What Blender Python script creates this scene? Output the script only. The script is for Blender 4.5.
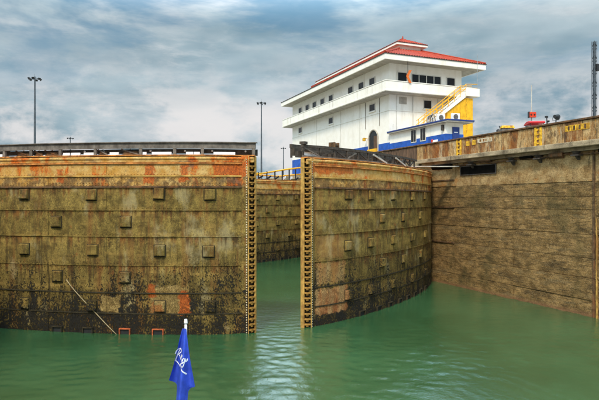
import bpy, bmesh, math, random
import numpy as np
from mathutils import Vector, Matrix, noise as mnoise
random.seed(7)
R = math.radians
for o in list(bpy.data.objects): bpy.data.objects.remove(o)
scene = bpy.context.scene
C = scene.collection

# ------------------------------------------------------------------ camera
CAM_H = 6.4
HEAD = R(22.1)                       # viewing direction, clockwise from +Y (the canal's axis)
cam = bpy.data.cameras.new('camera'); cam.sensor_width = 36; cam.lens = 36 * 542 / 599
cam.clip_start = 0.1; cam.clip_end = 9000
camo = bpy.data.objects.new('camera', cam); C.objects.link(camo)
camo.location = (0, 0, CAM_H); camo.rotation_euler = (R(90), 0, -HEAD)
scene.camera = camo

# ------------------------------------------------------------------ sun and sky
SUN_EL = R(50); SUN_H = Vector((-0.66, -0.75, 0)).normalized()
sun = bpy.data.lights.new('sun', 'SUN'); sun.energy = 2.4; sun.angle = R(9); sun.color = (1, .88, .70)
suno = bpy.data.objects.new('sun', sun); C.objects.link(suno)
to_sun = Vector((SUN_H.x * math.cos(SUN_EL), SUN_H.y * math.cos(SUN_EL), math.sin(SUN_EL)))
suno.rotation_euler = to_sun.to_track_quat('Z', 'Y').to_euler(); suno.location = (-30, -30, 60)

world = bpy.data.worlds.new('World'); scene.world = world; world.use_nodes = True
wt = world.node_tree; wt.nodes.clear()
def wn(t, **k):
    n = wt.nodes.new(t)
    for a, v in k.items(): setattr(n, a, v)
    return n
def wl(a, b): wt.links.new(a, b)
def wmath(op, a, b=None, clamp=False):
    n = wn('ShaderNodeMath', operation=op, use_clamp=clamp)
    for i, v in enumerate((a, b)):
        if v is None: continue
        if isinstance(v, (int, float)): n.inputs[i].default_value = v
        else: wl(v, n.inputs[i])
    return n.outputs[0]
def wmix(f, a, b):
    n = wn('ShaderNodeMix', data_type='RGBA')
    for s, v in ((n.inputs[0], f), (n.inputs[6], a), (n.inputs[7], b)):
        if isinstance(v, tuple): s.default_value = (*v, 1)
        elif isinstance(v, (int, float)): s.default_value = v
        else: wl(v, s)
    return n.outputs[2]
def wramp(v, lo, hi):
    n = wn('ShaderNodeMapRange', interpolation_type='SMOOTHSTEP'); wl(v, n.inputs[0])
    n.inputs[1].default_value = lo; n.inputs[2].default_value = hi
    return n.outputs[0]
sky = wn('ShaderNodeTexSky', sky_type='NISHITA', sun_disc=False)
sky.sun_elevation = SUN_EL; sky.sun_rotation = math.atan2(SUN_H.x, SUN_H.y)
sky.air_density = 1.0; sky.dust_density = 2.0; sky.ozone_density = 1.5
geo = wn('ShaderNodeTexCoord'); sep = wn('ShaderNodeSeparateXYZ'); wl(geo.outputs['Generated'], sep.inputs[0])
# clouds lie in level layers: noise over the viewing direction, squeezed in height
def wnoise(scale, detail, off, rough=.55, dist=0.0, zs=4.0):
    m = wn('ShaderNodeMapping'); wl(geo.outputs['Generated'], m.inputs[0])
    m.inputs['Location'].default_value = off; m.inputs['Scale'].default_value = (1, 1, zs)
    n = wn('ShaderNodeTexNoise'); wl(m.outputs[0], n.inputs['Vector'])
    n.inputs['Scale'].default_value = scale; n.inputs['Detail'].default_value = detail
    n.inputs['Roughness'].default_value = rough; n.inputs['Distortion'].default_value = dist
    return n.outputs['Fac']
big = wramp(wnoise(1.7, 4, (6.4, 1.1, 4.4), .55, 0, 3.2), .36, .64)            # thick slate deck or thin pale veil
band = wramp(wnoise(2.1, 7, (4.1, 5.4, 6.4), .60, .25, 4.6), .47, .68)         # long level streaks
wisp = wramp(wnoise(6.0, 8, (5.4, 9.2, 1.1), .66, .4, 3.4), .46, .72)
puff = wramp(wnoise(5.5, 7, (8.7, 6.4, 4.4), .60, .15, 1.9), .41, .57)
grain = wramp(wnoise(9.0, 8, (2.7, 1.4, 3.4), .65, .2, 2.6), .40, .66)
shade = wmix(big, (2.1, 3.35, 4.1), (5.3, 6.4, 6.9))
shade = wmix(wmath('MULTIPLY', band, .78), shade, (7.2, 7.4, 7.6))
shade = wmix(wmath('MULTIPLY', wisp, .48), shade, (8.2, 8.3, 8.3))
shade = wmix(wmath('MULTIPLY', grain, .16), shade, (2.2, 3.1, 3.8))
low = wramp(sep.outputs[2], .29, .12)
shade = wmix(wmath('MULTIPLY', wmath('MULTIPLY', puff, low), .80), shade, (8.4, 8.1, 8.0))
blue = wmix(.7, sky.outputs[0], (1.25, 3.0, 4.3))
high = wramp(sep.outputs[2], .10, .32)
hole = wramp(wnoise(1.9, 6, (4.4, 3.7, 1.1), .60, .3, 4.0), .46, .62)
col = wmix(wmath('MULTIPLY', wmath('MULTIPLY', hole, high), .85), shade, blue)
zen = wmath('ADD', wmath('MULTIPLY', wramp(sep.outputs[2], .295, .45), 3.1), 1.0)     # overcast deck brighter overhead; ramp steepened above the view to whiten the water's reflection
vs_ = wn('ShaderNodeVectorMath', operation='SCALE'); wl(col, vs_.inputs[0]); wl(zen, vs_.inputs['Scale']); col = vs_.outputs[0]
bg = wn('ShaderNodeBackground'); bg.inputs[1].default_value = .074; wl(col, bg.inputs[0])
wo = wn('ShaderNodeOutputWorld'); wl(bg.outputs[0], wo.inputs[0])
scene.view_settings.view_transform = 'Standard'; scene.view_settings.look = 'None'
scene.view_settings.exposure = 0.45; scene.view_settings.gamma = 1.0

# ------------------------------------------------------------------ materials
MATS = {}
class NT:
    """small helper round a Principled material's node tree"""
    def __init__(s, name, rough=.8, metal=0.0, spec=.3):
        s.m = bpy.data.materials.new(name); s.m.use_nodes = True; s.t = s.m.node_tree
        s.b = s.t.nodes['Principled BSDF']; s.b.inputs['Roughness'].default_value = rough
        s.b.inputs['Metallic'].default_value = metal; s.b.inputs['Specular IOR Level'].default_value = spec
        tc = s.t.nodes.new('ShaderNodeTexCoord'); s.obj = tc.outputs['Object']
        sp = s.t.nodes.new('ShaderNodeSeparateXYZ'); s.t.links.new(s.obj, sp.inputs[0]); s.x, s.y, s.z = sp.outputs
        MATS[name] = s.m
    def set(s, sock, v):
        if isinstance(v, tuple): sock.default_value = (*v, 1) if len(sock.default_value) == 4 and len(v) == 3 else v
        elif isinstance(v, (int, float)): sock.default_value = v
        else: s.t.links.new(v, sock)
    def vec(s, scale=(1, 1, 1), loc=(0, 0, 0)):
        n = s.t.nodes.new('ShaderNodeMapping'); s.t.links.new(s.obj, n.inputs[0])
        n.inputs['Scale'].default_value = scale; n.inputs['Location'].default_value = loc; return n.outputs[0]
    def noise(s, scale, detail=5, rough=.6, stretch=(1, 1, 1), loc=(0, 0, 0), dist=0.0):
        n = s.t.nodes.new('ShaderNodeTexNoise'); s.t.links.new(s.vec(stretch, loc), n.inputs['Vector'])
        n.inputs['Scale'].default_value = scale; n.inputs['Detail'].default_value = detail
        n.inputs['Roughness'].default_value = rough; n.inputs['Distortion'].default_value = dist
        return n.outputs['Fac']
    def voro(s, scale, stretch=(1, 1, 1)):
        n = s.t.nodes.new('ShaderNodeTexVoronoi'); s.t.links.new(s.vec(stretch), n.inputs['Vector'])
        n.inputs['Scale'].default_value = scale; return n.outputs['Distance']
    def rng(s, v, lo, hi, a=0.0, b=1.0, smooth=True):
        n = s.t.nodes.new('ShaderNodeMapRange'); n.interpolation_type = 'SMOOTHSTEP' if smooth else 'LINEAR'
        s.t.links.new(v, n.inputs[0])
        for i, q in enumerate((lo, hi, a, b)): n.inputs[i + 1].default_value = q
        return n.outputs[0]
    def mth(s, op, a, b=0.0, clamp=False):
        n = s.t.nodes.new('ShaderNodeMath'); n.operation = op; n.use_clamp = clamp
        s.set(n.inputs[0], a); s.set(n.inputs[1], b); return n.outputs[0]
    def mix(s, f, a, b):
        n = s.t.nodes.new('ShaderNodeMix'); n.data_type = 'RGBA'
        s.set(n.inputs[0], f); s.set(n.inputs[6], a); s.set(n.inputs[7], b); return n.outputs[2]
    def bump(s, h, dist=.02, strength=1.0, prev=None):
        n = s.t.nodes.new('ShaderNodeBump'); n.inputs['Distance'].default_value = dist; n.inputs['Strength'].default_value = strength
        s.t.links.new(h, n.inputs['Height'])
        if prev is not None: s.t.links.new(prev, n.inputs['Normal'])
        return n.outputs[0]
    def done(s, col=None, normal=None, rough=None):
        if col is not None: s.set(s.b.inputs['Base Color'], col)
        if normal is not None: s.t.links.new(normal, s.b.inputs['Normal'])
        if rough is not None: s.set(s.b.inputs['Roughness'], rough)
        return s.m

def plain(name, col, rough=.6, metal=0.0, var=.25, scale=3.0, bump=.004, dirt=None, dirt_amt=.5, spec=.3, stretch=(1, 1, 1)):
    n = NT(name, rough, metal, spec)
    f = n.noise(scale, 6, .65, stretch)
    dark = tuple(c * (1 - var) for c in col); lite = tuple(min(1, c * (1 + var)) for c in col)
    c = n.mix(n.rng(f, .3, .7), dark, lite)
    if dirt:
        c = n.mix(n.mth('MULTIPLY', n.rng(n.noise(scale * .8, 7, .7, (1, 1, .25), (3, 1, 5)), .48, .7), dirt_amt), c, dirt)
    return n.done(c, n.bump(n.noise(scale * 9, 4), bump))

# --- steel of the gate leaves: rust above, ochre slime in the middle, black mussels low down
def gate_steel():
    n = NT('gate_steel', .82, 0, .25)
    big = n.noise(.55, 6, .65); mid = n.noise(2.4, 8, .7, loc=(4, 0, 2)); fine = n.noise(15, 6, .8, (1, 1, .7)); grit = n.noise(38, 3, .8)
    vst = n.noise(1.6, 7, .68, (1, 1, .22), (7, 0, 0)); hst = n.noise(1.5, 6, .6, (.16, 1, 1), (2, 5, 0))
    ochre = n.mix(n.rng(mid, .34, .66), (.145, .090, .018), (.475, .325, .080))
    ochre = n.mix(n.rng(fine, .36, .64), n.mix(.55, ochre, (.035, .026, .011)), ochre)
    ochre = n.mix(n.mth('MULTIPLY', n.rng(grit, .48, .60), .72), ochre, (.034, .020, .007))
    ochre = n.mix(n.mth('MULTIPLY', n.rng(hst, .5, .68), .5), ochre, (.50, .32, .085))
    ochre = n.mix(n.mth('MULTIPLY', n.rng(n.noise(4.5, 6, .72, (1, 1, .10), (2, 9, 4)), .50, .62), n.rng(n.z, 6.8, 1.5, .25, .9)), ochre, (.040, .026, .009))
    ochre = n.mix(n.mth('MULTIPLY', n.rng(vst, .56, .72), .65), ochre, (.058, .045, .018))
    orange = n.mth('MULTIPLY', n.rng(n.noise(1.9, 7, .7, (1, 1, .8), (11, 3, 1)), .62, .70), .6)
    ochre = n.mix(orange, ochre, (.32, .10, .025))
    oi = n.t.nodes.new('ShaderNodeObjectInfo'); rnd = oi.outputs['Random']     # each plate weathered a little differently
    ochre = n.mix(n.rng(rnd, .0, 1.0, .0, .42, False), ochre, n.mix(.5, ochre, (.10, .075, .012)))
    ochre = n.mix(n.mth('MULTIPLY', n.rng(n.noise(1.1, 6, .7, (1, 1, .09), (3, 8, 2)), .52, .66), .6), ochre, (.20, .085, .022))
    ochre = n.mix(n.mth('MULTIPLY', n.rng(n.noise(.9, 6, .65, (1, 1, .5), (1, 5, 7)), .54, .68), .45), ochre, (.46, .38, .20))
    # rust runs that start at each riveted seam and thin out downwards
    runs = None
    for zi in (7.0, 5.9, 4.63, 3.25):
        q = n.mth('MULTIPLY', n.rng(n.z, zi-.95, zi), n.rng(n.z, zi+.02, zi))
        runs = q if runs is None else n.mth('MAXIMUM', runs, q)
    rn = n.rng(n.mth('ADD', n.noise(3.6, 5, .7, (1, 1, .035), (8, 3, 6)), n.mth('MULTIPLY', runs, .16)), .60, .72)
    ochre = n.mix(n.mth('MULTIPLY', n.mth('MULTIPLY', rn, runs), .85), ochre, n.mix(n.rng(mid, .4, .6), (.055, .028, .009), (.20, .075, .016)))
    # black growth: denser towards the water, broken edge
    g = n.mth('ADD', n.mth('MULTIPLY', n.z, -.105), .82)
    g = n.mth('ADD', g, n.mth('MULTIPLY', n.mth('SUBTRACT', mid, .5), 1.1))
    g = n.mth('ADD', g, n.mth('MULTIPLY', n.mth('SUBTRACT', fine, .5), 2.4))
    g = n.mth('ADD', g, n.mth('ADD', n.mth('MULTIPLY', n.mth('SUBTRACT', big, .5), .7), n.mth('MULTIPLY', n.mth('SUBTRACT', vst, .5), .9)))
    g = n.mth('MULTIPLY', n.rng(g, .62, .76), n.rng(n.z, 4.4, 2.6))
    black = n.mix(n.rng(fine, .4, .7), (.007, .006, .005), (.028, .023, .016))
    low = n.mix(g, ochre, black)
    # rusty band round the top
    tan = n.mix(n.rng(mid, .35, .65), (.52, .26, .050), (.68, .45, .17))
    tan = n.mix(n.mth('MULTIPLY', n.rng(hst, .45, .65), .45), tan, (.66, .34, .06))
    tan = n.mix(n.mth('MULTIPLY', n.rng(fine, .52, .66), .6), tan, (.12, .07, .03))
    rust = n.rng(n.noise(.75, 7, .68, (1, 1, .55), (1.4, 3, 8)), .52, .62)
    tan = n.mix(n.mth('MULTIPLY', rust, .95), tan, n.mix(n.rng(fine, .4, .65), (.34, .065, .008), (.85, .19, .012)))
    grey = n.rng(n.noise(.9, 7, .7, (.7, 1, 1.3), (9, 4, 3)), .56, .66)
    tan = n.mix(n.mth('MULTIPLY', grey, .6), tan, (.15, .12, .085))
    drk = n.mth('MULTIPLY', n.rng(n.z, 7.62, 7.5), n.rng(n.noise(2.6, 6, .7, (1, 1, 1), (5, 2, 9)), .36, .56))
    tan = n.mix(n.mth('MULTIPLY', drk, .75), tan, (.085, .045, .022))
    up = n.rng(n.mth('ADD', n.z, n.mth('MULTIPLY', n.mth('SUBTRACT', mid, .5), .25)), 6.96, 7.08)
    col = n.mix(up, low, tan)
    # scraped and re-coated areas with torn edges (x is signed: left leaf negative, right leaf positive)
    def area(x0, x1, z0, z1, soft=.05):
        wob = n.mth('MULTIPLY', n.mth('SUBTRACT', n.noise(3.0, 7, .75, loc=(x0, 2, z0)), .5), .8)
        xx = n.mth('ADD', n.x, wob); zz = n.mth('ADD', n.z, wob)
        a = n.mth('MULTIPLY', n.rng(xx, x0-soft, x0+soft), n.rng(xx, x1+soft, x1-soft))
        return n.mth('MULTIPLY', a, n.mth('MULTIPLY', n.rng(zz, z0-soft, z0+soft), n.rng(zz, z1+soft, z1-soft)))
    bare = n.mix(n.rng(mid, .36, .64), (.24, .15, .045), (.42, .28, .10))
    pink = n.mix(n.rng(vst, .36, .64), (.44, .15, .045), (.58, .36, .15))
    pink = n.mix(n.mth('MULTIPLY', n.rng(fine, .54, .64), .6), pink, (.10, .055, .025))
    redl = n.mix(n.rng(fine, .40, .62), (.26, .050, .010), (.70, .15, .02))
    for a, cc, k in ((area(-4.8,-3.0,.98,2.3), bare, .95), (area(-3.45,-2.95,.98,2.05), redl, .9), (area(-4.95,-4.55,1.75,2.35), redl, .8), (area(-4.8,-4.2,1.0,1.5), redl, .45),
                     (area(-7.25,-6.3,1.02,1.8), bare, .9), (area(.7,2.9,.55,1.86), pink, .75), (area(.75,2.7,2.1,3.2), pink, .42), (area(.85,2.6,3.4,4.55,.15), pink, .28),
                     (area(-1.9,-.35,7.55,8.2,.03), redl, .9), (area(-3.4,-3.0,7.3,8.1), redl, .85), (area(-5.1,-4.6,7.2,8.1), redl, .85), (area(.3,3.4,7.75,8.3), redl, .8), (area(-9.6,-9.2,7.2,7.9), redl, .8)):
        col = n.mix(n.mth('MULTIPLY', a, k), col, cc)
    nb = n.bump(n.mth('ADD', mid, n.mth('MULTIPLY', g, .6)), .035, .8)
    tanspk = n.mth('MULTIPLY', up, n.mth('MULTIPLY', n.rng(grit, .54, .64), .5)); col = n.mix(tanspk, col, (.10, .045, .015))
    nb = n.bump(fine, .030, 1.0, nb); nb = n.bump(grit, .014, 1.0, nb)
    return n.done(col, nb)
gate_steel()

def old_concrete():
    n = NT('lock_concrete', .9, 0, .2)
    big = n.noise(.35, 6, .6); mid = n.noise(2.2, 7, .7, (1, .6, 1)); fine = n.noise(13, 6, .8); hs = n.noise(1.3, 7, .7, (1, .28, 1.3), (3, 0, 4)); grit = n.noise(30, 3, .85, (1, .7, 1))
    peb = n.voro(14)
    c = n.mix(n.rng(mid, .35, .66), (.19, .108, .034), (.50, .305, .115))
    c = n.mix(n.mth('MULTIPLY', n.rng(n.noise(7.0, 6, .75, (1, .14, 1.6), (7, 1, 1)), .51, .59), .65), c, (.055, .034, .013))
    c = n.mix(n.mth('MULTIPLY', n.rng(hs, .5, .64), .6), c, (.036, .025, .013))
    c = n.mix(n.mth('MULTIPLY', n.rng(hs, .47, .36), .45), c, (.25, .19, .10))
    c = n.mix(n.rng(fine, .34, .62), n.mix(.55, c, (.02, .014, .006)), c)
    c = n.mix(n.mth('MULTIPLY', n.rng(n.noise(20, 4, .85), .58, .64), .85), c, (.58, .45, .26))
    c = n.mix(n.mth('MULTIPLY', n.rng(n.noise(.5, 5, .6, (1, 1, .6), (9, 9, 2)), .52, .68), .55), c, (.075, .062, .022))
    c = n.mix(n.mth('MULTIPLY', n.rng(grit, .52, .64), .45), c, (.040, .024, .010))
    c = n.mix(n.mth('MULTIPLY', n.rng(grit, .42, .34), .35), c, (.56, .40, .20))
    pale = n.mix(n.rng(mid, .36, .64), (.38, .225, .085), (.60, .41, .19))
    pale = n.mix(n.mth('MULTIPLY', n.rng(n.noise(.8, 7, .7, (1, 1, .3), (2, 2, 2)), .52, .66), .7), pale, (.17, .085, .035))
    pale = n.mix(n.rng(fine, .36, .58), n.mix(.5, pale, (.06, .035, .015)), pale)
    pale = n.mix(n.mth('MULTIPLY', n.rng(n.noise(1.6, 8, .75, (1, 1, .5), (6, 2, 8)), .54, .64), n.rng(n.z, 7.8, 9.0, .25, .85)), pale, (.045, .030, .016))
    pale = n.mix(n.mth('MULTIPLY', n.rng(n.noise(1.0, 7, .7, (1, .6, 1), (1, 3, 5)), .56, .64), .6), pale, (.46, .19, .045))
    c = n.mix(n.rng(n.mth('ADD', n.z, n.mth('MULTIPLY', n.mth('SUBTRACT', mid, .5), .5)), 7.32, 7.5), c, pale)
    foot = n.rng(n.mth('ADD', n.z, n.mth('MULTIPLY', n.mth('SUBTRACT', fine, .5), .5)), .30, .05)
    c = n.mix(n.mth('MULTIPLY', foot, .7), c, (.24, .12, .06))
    nb = n.bump(n.mth('ADD', mid, n.mth('MULTIPLY', hs, .7)), .10, .8)
    nb = n.bump(fine, .06, 1.0, nb); nb = n.bump(peb, .02, .7, nb)
    return n.done(c, nb)
old_concrete()

def parapet_mat():
    n = NT('stained_parapet', .85, 0, .2)
    mid = n.noise(3.2, 7, .7, (1, 1, .5)); st = n.noise(.9, 7, .72, (1, 1, .18), (0, 4, 0)); st2 = n.noise(1.7, 7, .72, (1, 1, .22), (5, 1, 3)); fine = n.noise(16, 5, .75)
    c = n.mix(n.rng(mid, .34, .66), (.34, .185, .065), (.66, .46, .22))
    c = n.mix(n.mth('MULTIPLY', n.rng(st, .46, .60), .85), c, (.22, .060, .010))
    c = n.mix(n.mth('MULTIPLY', n.rng(st2, .54, .66), .75), c, (.035, .020, .011))
    c = n.mix(n.mth('MULTIPLY', n.rng(n.noise(1.1, 6, .7, (1, 1, .25), (8, 2, 1)), .54, .64), .7), c, (.60, .48, .30))
    c = n.mix(n.rng(fine, .38, .60), n.mix(.4, c, (.05, .028, .012)), c)
    c = n.mix(n.mth('MULTIPLY', n.rng(n.noise(2.3, 8, .75, (1, 1, .6), (4, 7, 1)), .52, .62), .7), c, (.075, .045, .024))
    c = n.mix(n.mth('MULTIPLY', n.rng(n.noise(6, 6, .75, (1, 1, .2), (1, 7, 1)), .57, .64), .7), c, (.62, .25, .03))
    return n.done(c, n.bump(fine, .018, 1.0, n.bump(mid, .05, .8)))
parapet_mat()

def plaster():
    n = NT('white_plaster', .75, 0, .25)
    st = n.noise(1.1, 7, .7, (1, 1, .12)); mid = n.noise(1.2, 6, .65, loc=(3, 3, 3)); fine = n.noise(20, 4, .7)
    c = n.mix(n.rng(mid, .3, .7), (.82, .77, .68), (.88, .84, .77))
    c = n.mix(n.mth('MULTIPLY', n.rng(st, .52, .70), .28), c, (.46, .39, .28))
    c = n.mix(n.mth('MULTIPLY', n.rng(n.noise(2.5, 6, .75, (1, 1, .3), (7, 0, 2)), .60, .70), .35), c, (.26, .22, .17))
    return n.done(c, n.bump(fine, .004, .6))
plaster()

def tile_mat():
    n = NT('red_roof_tile', .75, 0, .25)
    f = n.noise(2.4, 6, .7); g = n.noise(14, 4, .7)
    c = n.mix(n.rng(f, .34, .66), (.27, .026, .012), (.45, .058, .022))
    c = n.mix(n.rng(g, .36, .5), n.mix(.5, c, (.12, .018, .01)), c)
    return n.done(c, n.bump(g, .01))
tile_mat()

def water_mat():
    n = NT('canal_water', .035, 0, .5)
    n.b.inputs['IOR'].default_value = 2.6
    f = n.noise(.16, 4, .55); g = n.noise(.9, 5, .6, (1, .6, 1))
    c = n.mix(n.rng(f, .32, .68), (.021, .072, .026), (.034, .104, .041))
    c = n.mix(n.mth('MULTIPLY', n.rng(g, .52, .68), .35), c, (.040, .118, .050))
    b = n.bump(n.noise(3.8, 5, .62, (1, .8, 1)), .030, .42)
    b = n.bump(n.noise(7.0, 5, .7, (1, .75, 1)), .016, .6, b)
    b = n.bump(n.noise(20.0, 3, .6), .004, .5, b)
    return n.done(c, b)
water_mat()

plain('rust_orange', (.50, .19, .045), .85, 0, .55, 2.2, .012, (.11, .04, .015), .8)
plain('rust_yellow', (.44, .26, .065), .85, 0, .45, 2.6, .012, (.20, .065, .018), .8)
plain('flat_black', (.006, .005, .004), .95, 0, .3, 4, .002, spec=.05)  # plain near-black; on the wall slot it stands in for a cavity's shade
plain('lug_rust', (.33, .17, .035), .85, 0, .6, 3.0, .012, (.10, .035, .012), .85)
plain('rust_dark', (.10, .058, .028), .9, 0, .6, 4, .012, (.30, .10, .03), .5)
plain('slime_shade_dark', (.028, .022, .011), .9, 0, .6, 5, .012, (.09, .06, .025), .6)  # dark slime, and the shadow outline painted round the fender pads
plain('old_grey_steel', (.155, .135, .115), .75, 0, .4, 3, .006, (.06, .045, .035), .7)
plain('old_dark_steel', (.055, .046, .038), .75, 0, .5, 4, .008, (.13, .09, .06), .5)
plain('white_panel_paint', (.86, .87, .88), .6, 0, .05, 3, .002, (.6, .55, .48), .3)
plain('ledge_concrete', (.33, .255, .16), .85, 0, .55, 1.6, .04, (.06, .038, .02), .9, stretch=(1, .4, 1))
plain('ground_concrete', (.28, .26, .22), .9, 0, .3, .4, .02, (.14, .12, .1), .5)
plain('blue_paint', (.012, .085, .40), .5, 0, .3, 1.5, .003, (.02, .05, .2), .5)
plain('navy_trim', (.020, .045, .19), .5, 0, .2, 2, .002)
plain('yellow_paint', (.82, .42, .015), .55, 0, .22, 2.0, .003, (.55, .25, .02), .45)
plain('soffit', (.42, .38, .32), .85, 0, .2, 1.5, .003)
plain('dark_glass', (.012, .013, .015), .15, 0, .3, 1, .0, spec=.25)
plain('window_frame_paint', (.62, .59, .53), .6, 0, .1, 2, .002)
plain('galvanised', (.33, .35, .36), .5, .5, .2, 3, .002)
plain('mast_steel', (.085, .10, .115), .55, .3, .2, 2, .002)
plain('black_metal', (.02, .021, .023), .55, 0, .3, 4, .002)
plain('flag_blue', (.030, .068, .44), .75, 0, .22, 7, .003, spec=.2)
plain('flag_white', (.86, .86, .90), .8, 0, .03, 4, .001)
plain('pole_white', (.80, .79, .76), .45, 0, .08, 5, .001, (.5, .4, .25), .3)
plain('orange_sign', (.66, .15, .020), .55, 0, .2, 4, .002)
plain('signal_red', (.62, .050, .018), .5, 0, .15, 5, .002)
plain('canopy_red', (.60, .022, .028), .4, 0, .1, 4, .001)
plain('faded_yellow', (.78, .40, .030), .8, 0, .5, 5, .010, (.20, .06, .012), .9)
plain('faded_white', (.58, .50, .36), .8, 0, .3, 5, .004, (.25, .15, .07), .7)
plain('stained_board', (.13, .075, .045), .85, 0, .5, 4, .01, (.05, .03, .02), .6, stretch=(1, 1, .2))
plain('dark_roof', (.055, .042, .035), .85, 0, .3, 3, .01)
plain('hull_white', (.78, .78, .76), .4, 0, .05, 1, .001)
plain('deck_grey', (.30, .31, .32), .8, 0, .1, 3, .002)
plain('bare_patch', (.265, .175, .075), .85, 0, .4, 3.5, .012, (.36, .12, .04), .5)
plain('pink_patch', (.30, .155, .075), .85, 0, .4, 2.0, .010, (.42, .13, .045), .55, stretch=(1, 1, .35))
plain('red_lead', (.42, .095, .030), .8, 0, .4, 5, .012, (.10, .05, .02), .6)
plain('pale_beam', (.48, .46, .42), .7, 0, .2, 2, .004, (.2, .15, .1), .4)
plain('leaf_rope', (.32, .25, .14), .9, 0, .2, 9, .004)

# ------------------------------------------------------------------ mesh helpers
class MB:
    def __init__(s): s.v = []; s.f = []
    def add(s, vs, fs):
        o = len(s.v); s.v += [tuple(v) for v in vs]; s.f += [tuple(o + i for i in f) for f in fs]; return s
    def box(s, x0, x1, y0, y1, z0, z1):
        return s.add([(x0,y0,z0),(x1,y0,z0),(x1,y1,z0),(x0,y1,z0),(x0,y0,z1),(x1,y0,z1),(x1,y1,z1),(x0,y1,z1)],
              [(0,3,2,1),(4,5,6,7),(0,1,5,4),(1,2,6,5),(2,3,7,6),(3,0,4,7)])
    def cbox(s, c, sx, sy, sz): return s.box(c[0]-sx/2, c[0]+sx/2, c[1]-sy/2, c[1]+sy/2, c[2]-sz/2, c[2]+sz/2)
    def hexa(s, p):     # eight corners, bottom ring then top ring
        return s.add(p, [(0,3,2,1),(4,5,6,7),(0,1,5,4),(1,2,6,5),(2,3,7,6),(3,0,4,7)])
    def tube(s, pts, r, n=8, r2=None):
        pts = [Vector(p) for p in pts]; rings = []
        for i, p in enumerate(pts):
            d = (pts[min(i+1, len(pts)-1)] - pts[max(i-1, 0)]).normalized()
            u = d.orthogonal().normalized(); 
            ref = Vector((0,0,1)) if abs(d.z) < .95 else Vector((1,0,0))
            u = d.cross(ref).normalized(); w = u.cross(d)
            rr = r if r2 is None else r + (r2 - r) * i / (len(pts)-1)
            rings.append([p + (u*math.cos(2*math.pi*k/n) + w*math.sin(2*math.pi*k/n))*rr for k in range(n)])
        vs = [v for g in rings for v in g]; fs = []
        for i in range(len(pts)-1):
            for k in range(n):
                a = i*n+k; b = i*n+(k+1)%n; fs.append((a, b, b+n, a+n))
        fs.append(tuple(range(n))[::-1]); fs.append(tuple((len(pts)-1)*n+k for k in range(n)))
        return s.add(vs, fs)
    def bar(s, a, b, w, hh):     # rectangular bar between two points
        a = Vector(a); b = Vector(b); d = (b-a).normalized()
        ref = Vector((0,0,1)) if abs(d.z) < .95 else Vector((0,1,0))
        u = d.cross(ref).normalized()*w/2; v = u.cross(d).normalized()*hh/2
        return s.hexa([a-u-v, b-u-v, b+u-v, a+u-v, a-u+v, b-u+v, b+u+v, a+u+v])
    def prism(s, poly, z0, z1):
        n = len(poly)
        return s.add([(x,y,z0) for x,y in poly]+[(x,y,z1) for x,y in poly],
            [tuple(range(n))[::-1], tuple(range(n,2*n))]+[(i,(i+1)%n,n+(i+1)%n,n+i) for i in range(n)])
    def prism_y(s, poly, y0, y1):   # poly in (x,z)
        n = len(poly)
        return s.add([(x,y0,z) for x,z in poly]+[(x,y1,z) for x,z in poly],
            [tuple(range(n)), tuple(range(n,2*n))[::-1]]+[(i,n+i,n+(i+1)%n,(i+1)%n) for i in range(n)])
    def prism_x(s, poly, x0, x1):   # poly in (y,z)
        n = len(poly)
        return s.add([(x0,y,z) for y,z in poly]+[(x1,y,z) for y,z in poly],
            [tuple(range(n))[::-1], tuple(range(n,2*n))]+[(i,(i+1)%n,n+(i+1)%n,n+i) for i in range(n)])
    def build(s, name, mat, parent=None, bevel=0, smooth=False):
        me = bpy.data.meshes.new(name); me.from_pydata(s.v, [], s.f)
        bm = bmesh.new(); bm.from_mesh(me); bmesh.ops.recalc_face_normals(bm, faces=bm.faces)
        if bevel: bmesh.ops.bevel(bm, geom=list(bm.edges), offset=bevel, segments=1, affect='EDGES')
        bm.to_mesh(me); bm.free(); me.materials.append(MATS[mat])
        if smooth:
            for p in me.polygons: p.use_smooth = True
        o = bpy.data.objects.new(name, me); C.objects.link(o)
        if parent: o.parent = parent
        return o
def tag(o, label=None, cat=None, group=None, kind=None):
    for k, v in (('label', label), ('category', cat), ('group', group), ('kind', kind)):
        if v: o[k] = v
    return o
def thing(name, label, cat, loc=(0,0,0), rz=0.0, group=None):
    o = bpy.data.objects.new(name, None); C.objects.link(o); o.location = loc; o.rotation_euler = (0,0,rz)
    o.empty_display_size = .3
    return tag(o, label, cat, group)
def copy_obj(o, parent):
    c = o.copy(); C.objects.link(c); c.parent = parent
    for ch in o.children: copy_obj(ch, c)
    return c

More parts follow.
